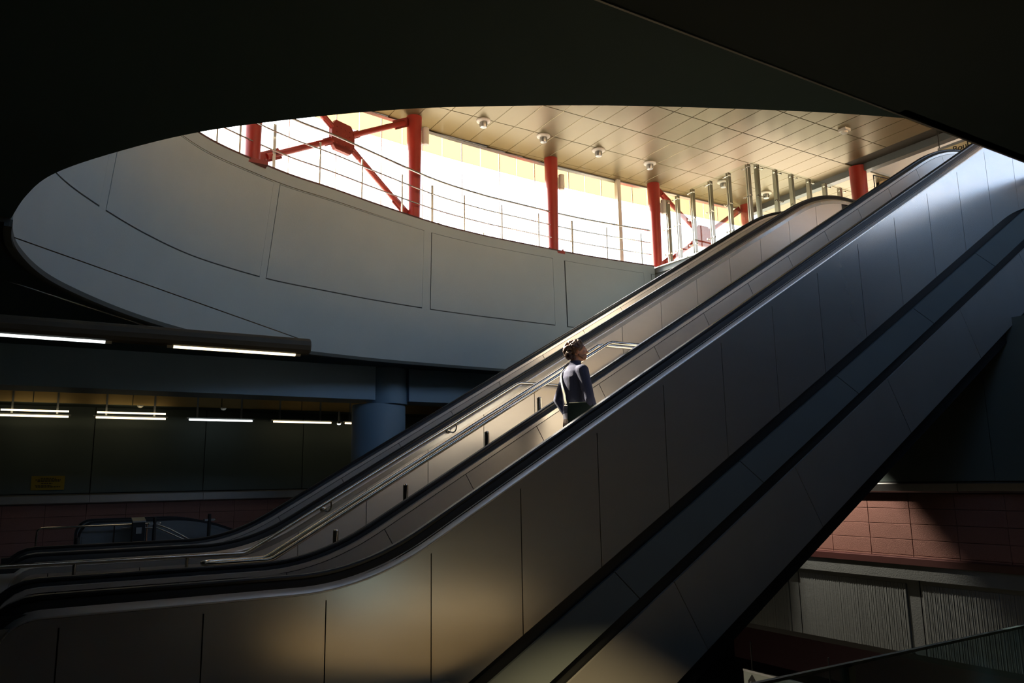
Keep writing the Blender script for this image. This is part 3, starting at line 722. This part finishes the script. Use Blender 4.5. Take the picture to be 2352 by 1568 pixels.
def brace(xa, ya, xb, yb, lb):
    t = thing('cross_brace', lb, 'brace', ((xa+xb)/2, (ya+yb)/2, 7.3), 'red cross braces between columns')
    a = Vector((xa, ya, 0)); b = Vector((xb, yb, 0)); d = (b-a).normalized(); nrm = Vector((d.y, -d.x, 0))
    c = (a+b)/2+Vector((0, 0, 8.55))
    for e, z in ((a, 7.50), (a, 9.60), (b, 7.50), (b, 9.60)):
        s = 1 if e is a else -1
        p = e+d*s*.22+Vector((0, 0, z)); v = (c-p).normalized()
        MB().tube([p+v*.10, c-v*.30], .062, 14).build('brace_tube', 'red', t, True)
        w_ = v.cross(nrm).normalized()
        MB().obox(p+v*.18, v*.26, w_*.10, nrm*.012).build('end_gusset', 'darkred', t)
        MB().obox(c-v*.36, v*.16, w_*.075, nrm*.014).build('fork_plate', 'darkred', t)
    h, k, q = .26, .36, .17
    pts = [(-h, -q), (-q, -k*.85), (q, -k*.85), (h, -q), (h, q), (q, k*.85), (-q, k*.85), (-h, q)]
    MB().prism([c+d*u*1.15+Vector((0, 0, v_))-nrm*.045 for u, v_ in pts], nrm*.09).build('center_gusset', 'darkred', t)
    m = MB()
    for u in (-.17, -.06, .06, .17):
        for v_ in (-.17, -.06, .06, .17): m.ell(c+d*u+Vector((0, 0, v_))+nrm*.048, (.014, .014, .014), None, 6, 4)
    m.build('bolts', 'darkred', t)
brace(2.88, 13.40, 6.70, 15.02, 'big red steel cross brace with bolted centre plate between the left columns')
brace(14.16, 15.45, 17.75, 15.45, 'red cross brace seen faintly through the glass screen posts')

# railing along the oval edge
rl = thing('edge_railing', 'slim steel railing with three rails along the edge of the oval opening', 'railing', (7, 14.9, 7.3))
upx = [u_at_x(x, 7.3) for x in (2.66, 3.33, 4.27, 5.24, 6.25, 7.08, 8.0, 9.07, 10.15, 11.22, 12.35, 13.45)]
PR = [ringp(u, 7.33, -.07) for u in upx]
for z, r in ((8.33, .023), (7.985, .015), (7.655, .015)):
    u0 = upx[0]-6
    MB().tube([ringp(u0+(UMAX-u0)*i/90, z, -.07) for i in range(91)], r, 8).build('handrail' if r > .02 else 'mid_rail', 'tube', rl, True)
for i, p in enumerate([ringp(upx[0]-4.4, 7.33, -.07)]+PR):
    big = (i-2) % 4 == 0
    hw = .028 if big else .016
    t_ = MB().box((p.x-hw, p.y-.012, 7.33), (p.x+hw, p.y+.012, 8.20))
    po = t_.build('post', 'post', rl)
    MB().tube(catmull([(p.x+hw, p.y, 8.10), (p.x+hw+.05, p.y-.01, 8.13), (p.x+hw+.085, p.y-.01, 8.20), (p.x+hw+.075, p.y, 8.31)], 4), .008, 6).build('bracket', 'tube', po)

# glass screen around the stair head
gs = thing('glass_screen', 'tall glass screen on paired aluminium posts around the escalator head', 'screen', (14.45, 13, 7.3))
XG, YG, ZTG = 14.45, 12.27, 9.29
ypos = [15.22, 14.83, 14.26, 13.62, 12.99, 12.36]
xpos = [14.66, 15.33, 15.93, 16.61, 17.25, 17.88, 18.5]
def gpost(x, y, axis):
    for s in (-1, 1):
        if axis == 'y': MB().box((x-.05, y+s*.030-.012, 7.25), (x+.05, y+s*.030+.012, ZTG)).build('post', 'post', gs)
        else: MB().box((x+s*.030-.012, y-.05, 7.25), (x+s*.030+.012, y+.05, ZTG)).build('post', 'post', gs)
    for z in (7.75, 8.45, 9.18):
        for s in (-1, 1):
            if axis == 'y': m = MB().tube([(x-.07, y, z), (x-.07, y+s*.11, z)], .009, 6).tube([(x-.10, y+s*.11, z), (x-.04, y+s*.11, z)], .022, 8)
            else: m = MB().tube([(x, y-.07, z), (x+s*.11, y-.07, z)], .009, 6).tube([(x+s*.11, y-.10, z), (x+s*.11, y-.04, z)], .022, 8)
            m.build('clamp', 'tube', gs, False)
for y in ypos: gpost(XG, y, 'y')
for x in xpos: gpost(x, YG, 'x')
for a, b in zip(ypos, ypos[1:]): MB().box((XG-.076, b+.02, 7.45), (XG-.064, a-.02, ZTG)).build('pane', 'screen', gs)
MB().box((XG-.07, YG-.076, 7.45), (xpos[0]-.02, YG-.064, ZTG)).build('pane', 'screen', gs)
for a, b in zip(xpos, xpos[1:]): MB().box((a+.02, YG-.076, 7.45), (b-.02, YG-.064, ZTG)).build('pane', 'screen', gs)
# hanging sign and mesh panel at the far right
hs = thing('hanging_sign', 'cream hanging sign with black lettering beside the top of the front escalator', 'sign', (17.5, 8.9, 9.0))
MB().box((17.47, 7.3, 9.13), (17.53, 9.36, 9.19)).build('top_frame', 'grey', hs)
MB().box((17.48, 7.3, 8.72), (17.52, 9.36, 9.13)).build('panel', 'signc', hs)
for yy in (9.33, 7.5): MB().tube([(17.5, yy, 9.19), (17.5, yy, 9.80)], .012, 6).build('rod', 'black', hs)
text('ο Boul', .20, 'ink', hs, (17.475, 9.20, 8.965), (0, -1, 0), (0, 0, 1))
mf = thing('mesh_panel', 'dark framed wire mesh panel in front of the plastered end wall', 'panel', (18.5, 11.4, 8.9))
A, B, D = Vector((18.5, 11.66, 9.56)), Vector((18.5, 10.9, 9.10)), Vector((18.5, 11.66, 7.26)); E_ = Vector((18.5, 10.9, 7.26))
for p, q in ((A, B), (A, D), (B, E_), (D, E_)): MB().tube([p, q], .014, 6).build('frame_bar', 'black', mf)
m = MB()
for i in range(1, 16):
    f = i/16; m.tube([A.lerp(B, f), D.lerp(E_, min(1, f+.25))], .003, 4); m.tube([A.lerp(D, f), (A+(B-A)*min(1, f*1.0))], .003, 4)
o = m.build('wire_mesh', 'black', mf); o['kind'] = 'stuff'

# ------------------------------------------------------------------ signs and barrier of the lower level
ys = thing('warning_notice', 'small yellow notice with dark text lines on the back wall', 'sign', (.35, 20.98, 1.85))
MB().box((.00, 20.965, 1.70), (.66, 20.985, 2.02)).build('plate', 'signy', ys)
for z, a, b in ((1.965, .18, .48), (1.93, .08, .58), (1.90, .12, .56), (1.85, .2, .42), (1.80, .08, .40), (1.77, .10, .58)):
    x = a
    while x < b:
        L = random.uniform(.03, .07); MB().box((x, 20.960, z-.009), (min(b, x+L), 20.966, z+.009)).build('print', 'ink', ys); x += L+.012
es = thing('exit_sign', 'white hanging exit sign with an upward black arrow and Greek lettering', 'sign', (12.5, 11, -2.2))
MB().box((12.49, 9.4, -2.62), (12.53, 11.72, -2.09)).build('panel', 'signw', es)
MB().box((12.48, 9.4, -2.09), (12.54, 11.72, -2.05)).build('top_frame', 'grey', es)
for yy in (11.5, 9.7): MB().tube([(12.51, yy, -2.05), (12.51, yy, -1.5)], .012, 6).build('rod', 'black', es)
text('Έξοδος', .22, 'ink', es, (12.485, 10.90, -2.35), (0, -1, 0), (0, 0, 1))
ar = [(0, .17), (.11, .03), (.11, -.03), (.03, .05), (.03, -.2), (-.03, -.2), (-.03, .05), (-.11, -.03), (-.11, .03)]
MB().prism([(12.485, 11.50-u, -2.29+v) for u, v in ar], (.006, 0, 0)).build('arrow', 'ink', es)
gb = thing('glass_barrier', 'blue tinted glass balustrade at the bottom right, with slim top edge', 'balustrade', (6, 2.13, 0))
for k in range(-1, 6):
    x0 = 2.86+1.45*k
    MB().box((x0+.008, 2.122, .03), (x0+1.442, 2.138, 1.0)).build('pane', 'barrier', gb)
MB().box((1.4, 2.120, .992), (11.5, 2.140, 1.003)).build('edge_trim', 'edge', gb)
for k in range(0, 6):
    MB().box((2.84+1.45*k, 2.11, .0), (2.88+1.45*k, 2.15, .99)).build('post', 'edge', gb)
ll = thing('lower_rail', 'pair of short steel tubes seen through the glass barrier', 'railing', (6, 4.5, -.6))
def px_tube(a, b): MB().tube([a, b], .022, 8).build('rail_tube', 'tube', ll, True)
px_tube((5.15, 4.6, -.23), (5.15, 2.9, -.23)); px_tube((5.32, 4.7, -.23), (5.32, 3.0, -.23))
MB().box((5.1, 3.4, -4.6), (5.16, 3.46, -.24)).build('post', 'grey', ll)

# ------------------------------------------------------------------ trees outside
for i, (x, y, h, lb) in enumerate([(10.4, 23.5, 3.6, 'low sunlit tree outside the facade right of the second red column'), (13.4, 24.5, 3.7, 'low sunlit tree outside the facade between the second and third red columns'), (16.2, 24, 3.3, 'low sunlit tree outside the facade just left of the third red column')]):
    t = thing('tree', lb, 'tree', (x, y, 7.2), 'sunlit trees outside the facade')
    MB().tube([(x, y, 7.2), (x+.05, y, 8.2), (x, y, 9.4)], [.09, .07, .03], 8).build('trunk', 'bark', t, True)
    m = MB(); rr = random.Random(i)
    for k in range(700):
        a = rr.uniform(0, 2*PI); c = rr.uniform(-1, 1); r = rr.uniform(.3, 1)**.5; s = math.sqrt(1-c*c)
        p = Vector((x+1.3*r*s*math.cos(a), y+1.3*r*s*math.sin(a), 7.2+h-1.0+.95*r*c)); u = Vector((rr.gauss(0, 1), rr.gauss(0, 1), rr.gauss(0, 1))).normalized(); v = u.orthogonal().normalized()
        m.add([p, p+u*.09+v*.04, p+u*.18, p+u*.09-v*.04], [(0, 1, 2, 3)])
    o = m.build('foliage', 'leaf', t); o['kind'] = 'stuff'

# ------------------------------------------------------------------ the man on the escalator
def sphere_chain(mb, pts, seg=12):
    for (p, r), (q, s) in zip(pts, pts[1:]):
        p = Vector(p); q = Vector(q); n = max(2, int((q-p).length/(.35*min(r, s))))
        for i in range(n+1):
            f = i/n; mb.ell(p.lerp(q, f), ((r+(s-r)*f)*1.07,)*3, None, seg, 8)
    return mb
MP = Vector((5.345, 7.305, 1.45)); MS = 1.07
RY = Matrix.Rotation(math.radians(-14), 3, 'Z')
def W(p): return MP+RY @ Vector(p)*MS
def oval(z, cx, rx, ry, n=24, cy=0): return [W((cx+rx*math.cos(2*PI*k/n), cy+ry*math.sin(2*PI*k/n), z)) for k in range(n)]
L_SH, L_EL, L_WR = (-.015, .195, 1.425), (-.09, .325, 1.155), (.00, .20, .925)
R_SH, R_EL, R_WR = (-.005, -.195, 1.415), (.03, -.285, 1.11), (.12, -.265, .865)
torso = [(.90, -.005, .105, .165), (.98, -.01, .118, .172), (1.06, -.01, .112, .160), (1.16, -.005, .118, .165), (1.26, -.01, .128, .185), (1.35, -.015, .130, .200), (1.42, -.015, .112, .190), (1.465, -.01, .080, .135), (1.50, -.005, .058, .066)]
Rh = Matrix.Rotation(math.radians(-9), 3, 'Y') @ Matrix.Rotation(math.radians(-16), 3, 'Z')
HC = Vector((.022, 0, 1.655))
def H(p): return W(HC+Rh @ Vector(p))
RW = RY @ Rh*MS
def body():
    mb = MB()
    mb.loft([oval(z, c, a*.92, b*.92) for z, c, a, b in torso])
    sphere_chain(mb, [(W((-.01, 0, 1.46)), .060), (W((.005, 0, 1.58)), .056)])
    for sh, el, wr in ((L_SH, L_EL, L_WR), (R_SH, R_EL, R_WR)):
        sphere_chain(mb, [(W(sh), .052), (W(el), .040), (W(wr), .027)])
    # hands: palm, four fingers and a thumb
    for s, wr, dr in ((1, L_WR, Vector((.35, -.35, -.87))), (-1, R_WR, Vector((.30, .05, -.95)))):
        dr.normalize(); wv = Vector(wr); fwd = Vector((1, 0, 0)); fwd = (fwd-dr*fwd.dot(dr)).normalized(); sd = dr.cross(fwd)
        for j in (-1.5, -.5, .5, 1.5):
            sphere_chain(mb, [(W(wv), .022), (W(wv+dr*.085+fwd*.019*j), .0125)], 8)
            L = {-1.5: .062, -.5: .076, .5: .082, 1.5: .074}[j]
            k1 = wv+dr*.085+fwd*.0205*j
            k2 = k1+dr*L*.5-sd*s*-.008; k3 = k2+(dr*.8+sd*s*.45).normalized()*L*.5
            sphere_chain(mb, [(W(k1), .0115), (W(k2), .010), (W(k3), .0085)], 8)
        t1 = wv+dr*.025+fwd*.022; t2 = t1+(fwd*.75+dr*.65).normalized()*.045; t3 = t2+(fwd*.3+dr*.95).normalized()*.035
        sphere_chain(mb, [(W(t1), .015), (W(t2), .0115), (W(t3), .0095)], 8)
    # head
    mb.ell(H((-.008, 0, .022)), (.098, .078, .092), RW, 20, 14)
    mb.ell(H((.030, 0, -.035)), (.066, .060, .078), RW, 18, 12)
    mb.ell(H((.058, 0, -.083)), (.032, .034, .026), RW)
    mb.ell(H((.074, 0, .030)), (.026, .055, .028), RW)
    mb.ell(H((.098, 0, -.006)), (.014, .012, .030), RW); mb.ell(H((.110, 0, -.022)), (.017, .015, .012), RW)
    mb.ell(H((.086, 0, -.052)), (.014, .024, .007), RW); mb.ell(H((.083, 0, -.064)), (.014, .020, .007), RW)
    for s in (-1, 1):
        mb.ell(H((-.008, s*.081, -.008)), (.019, .010, .031), RW @ Matrix.Rotation(.25*s, 3, 'Z'))
        mb.ell(H((.066, s*.036, -.022)), (.024, .022, .022), RW)
        mb.ell(H((.080, s*.030, .006)), (.011, .013, .009), RW)
    # legs and feet inside the clothes
    for s in (-1, 1):
        sphere_chain(mb, [(W((-.005, s*.085, .92)), .080), (W((.02, s*.10, .50)), .052), (W((-.01, s*.11, .09)), .036)])
    return mb
person = remesh(body(), 'person', 'skin', None, .0075, 3)
tag(person, 'man in navy sweater and grey-brown trousers seen from behind, riding up the front escalator', 'person')
# sweater
mb = MB()
sw = [(.965, -.01, .128, .183), (1.00, -.012, .136, .190), (1.08, -.012, .134, .182), (1.18, -.008, .136, .186), (1.27, -.012, .144, .204), (1.36, -.018, .146, .214), (1.425, -.018, .126, .200), (1.475, -.012, .092, .145), (1.505, -.008, .070, .082), (1.53, -.002, .060, .064)]
mb.loft([oval(*v, 28) for v in sw])
for sh, el, wr, k in ((L_SH, L_EL, L_WR, 0), (R_SH, R_EL, R_WR, 1)):
    sphere_chain(mb, [(W((sh[0], sh[1]*.75, sh[2]+.005)), .070), (W(sh), .073), (W(el), .056), (W(wr), .044)], 14)
swo = remesh(mb, 'sweater', 'sweater', person, .009, 3)
m = MB(); m.loft([oval(z, c, a, b, 24) for z, c, a, b in ((1.515, -.004, .060, .066), (1.548, .0, .066, .066), (1.550, .0, .060, .060), (1.52, -.002, .052, .058))]); m.build('collar', 'sweater', person, True)
m = MB(); m.loft([oval(z, c, a, b, 28) for z, c, a, b in ((.915, -.01, .134, .188), (.975, -.012, .134, .189), (.975, -.012, .115, .17), (.915, -.01, .115, .17))]); m.build('shirt_hem', 'shirt', person, True)
# trousers
mb = MB(); mb.loft([oval(z, c, a, b, 28) for z, c, a, b in ((.76, -.005, .12, .165), (.84, -.018, .138, .182), (.90, -.015, .132, .180), (.97, -.01, .124, .174))])
for s in (-1, 1):
    sphere_chain(mb, [(W((-.012, s*.088, .86)), .098), (W((.0, s*.095, .70)), .086), (W((.022, s*.10, .49)), .066), (W((-.005, s*.11, .26)), .060), (W((-.005, s*.11, .08)), .056)], 14)
remesh(mb, 'trousers', 'jeans', person, .010, 3)
m = MB(); m.loft([oval(z, c, a, b, 28) for z, c, a, b in ((.935, -.012, .131, .183), (.968, -.012, .130, .182))]); m.build('belt', 'black', person, True)
for s in (-1, 1):
    mb = MB(); sphere_chain(mb, [(W((-.05, s*.11, .045)), .042), (W((.05, s*.115, .042)), .044), (W((.15, s*.125, .034)), .033)]); mb.obox(W((.04, s*.115, .01)), RY @ Vector((.13, 0, 0)), RY @ Vector((0, .042, 0)), (0, 0, .010))
    remesh(mb, 'shoe', 'shoe', person, .008, 3)
# hair: a close cap of loose curls
mb = MB(); rr = random.Random(3)
mb.ell(H((-.018, 0, .034)), (.104, .087, .090), RW, 20, 14)
for k in range(260):
    a = rr.uniform(0, 2*PI); c = rr.uniform(-.75, 1); s = math.sqrt(1-c*c); d = Vector((s*math.cos(a), s*math.sin(a), c))
    if d.x > .55 and d.z < .62: continue
    if d.x > .12 and d.z < .02: continue
    if abs(d.y) > .75 and d.z < .0 and d.x > -.25: continue
    p = Vector((-.022+d.x*.116, d.y*.100, .026+d.z*(.098 if d.z > 0 else .130)))
    mb.ell(H(p), (rr.uniform(.012, .027), rr.uniform(.012, .025), rr.uniform(.012, .027)), None, 8, 6)
remesh(mb, 'hair', 'hair', person, .0055, 1)
mb = MB()
mb.ell(H((.046, 0, -.060)), (.053, .058, .046), RW, 16, 10)
for s in (-1, 1): sphere_chain(mb, [(H((.045, s*.05, -.07)), .016), (H((.006, s*.066, -.045)), .013), (H((.004, s*.070, -.005)), .010)], 8)
remesh(mb, 'beard', 'beard', person, .006, 2)
for s in (-1, 1): MB().ell(H((.083, s*.032, .004)), (.009, .011, .008), RW).build('eye', 'white', person, True)
# shoulder bag
bagt = thing('shoulder_bag', 'dark green leather shoulder bag on a pale strap at the right hip of the man', 'bag', W((-.08, -.2, .84)))
bd = Vector((.25, -.185, 0)).normalized(); bn = Vector((bd.y, -bd.x, 0)); bc = Vector((-.040, -.215, .945))
def bp(u, n, z): return W(bc+bd*u+bn*n+Vector((0, 0, z)))
rings = []
for n_, k in ((-.035, .93), (-.028, 1.0), (.018, 1.0), (.036, .94)):
    pts = []
    for (u, z) in ((-.145, -.13), (-.11, -.145), (.11, -.145), (.145, -.13), (.140, .10), (.12, .125), (-.12, .125), (-.140, .10)): pts.append(bp(u*k, n_, z*k))
    rings.append(pts)
MB().loft(rings).build('body', 'bag', bagt)
MB().prism([bp(-.138, .037, .122), bp(.138, .037, .122), bp(.140, .042, -.05), (bp(.12, .042, -.075)), bp(-.12, .042, -.075), bp(-.140, .042, -.05)], RY @ bn*.008).build('flap', 'bag', bagt)
MB().tube([bp(-.13, .0, .13), bp(.13, .0, .13)], .006, 6).build('zip', 'strap', bagt)
MB().prism([bp(-.02, .046, -.06), bp(.02, .046, -.06), bp(.02, .046, -.03), bp(-.02, .046, -.03)], RY @ bn*.01).build('buckle', 'tube', bagt)
def back_x(y, z):
    for (za, ca, ra, wa), (zb_, cb_, rb, wb_) in zip(sw, sw[1:]):
        if za <= z <= zb_:
            f = (z-za)/(zb_-za); c = ca+(cb_-ca)*f; r = ra+(rb-ra)*f; w_ = wa+(wb_-wa)*f
            return c-r*math.sqrt(max(0, 1-(y/w_)**2))
    return -.17
BK = [(.036, 1.44), (.016, 1.38), (-.012, 1.27), (-.032, 1.18), (-.046, 1.12), (-.062, 1.07)]
sp = catmull([W(p) for p in [(.13, .05, 1.36), (.095, .105, 1.46), (.02, .090, 1.545), (-.065, .062, 1.520)]+[(back_x(y, z)-.008, y, z) for y, z in BK]], 6)
m = MB(); rings = []
for i, p in enumerate(sp):
    t_ = (sp[min(i+1, len(sp)-1)]-sp[max(0, i-1)]).normalized(); out = (p-W((-.01, p.y-MP.y, p.z-MP.z-.0))) if p.z-MP.z < 1.42 else Vector((0, 0, 1))
    cc = W((-.01, 0, p.z-MP.z)); out = (p-cc); out.z += .15 if p.z-MP.z > 1.40 else 0
    out = (out-t_*out.dot(t_)).normalized(); sdv = t_.cross(out)
    wd = .021
    rings.append([p+sdv*wd+out*.003, p+sdv*wd+out*.008, p-sdv*wd+out*.008, p-sdv*wd+out*.003])
m.loft(rings).build('strap', 'strap', bagt, False)
MB().tube([W((back_x(-.062, 1.07)-.01, -.062, 1.07)), W((-.176, -.08, 1.05)), bp(-.13, .0, .10)], .007, 8).build('strap_ring', 'tube', bagt, True)
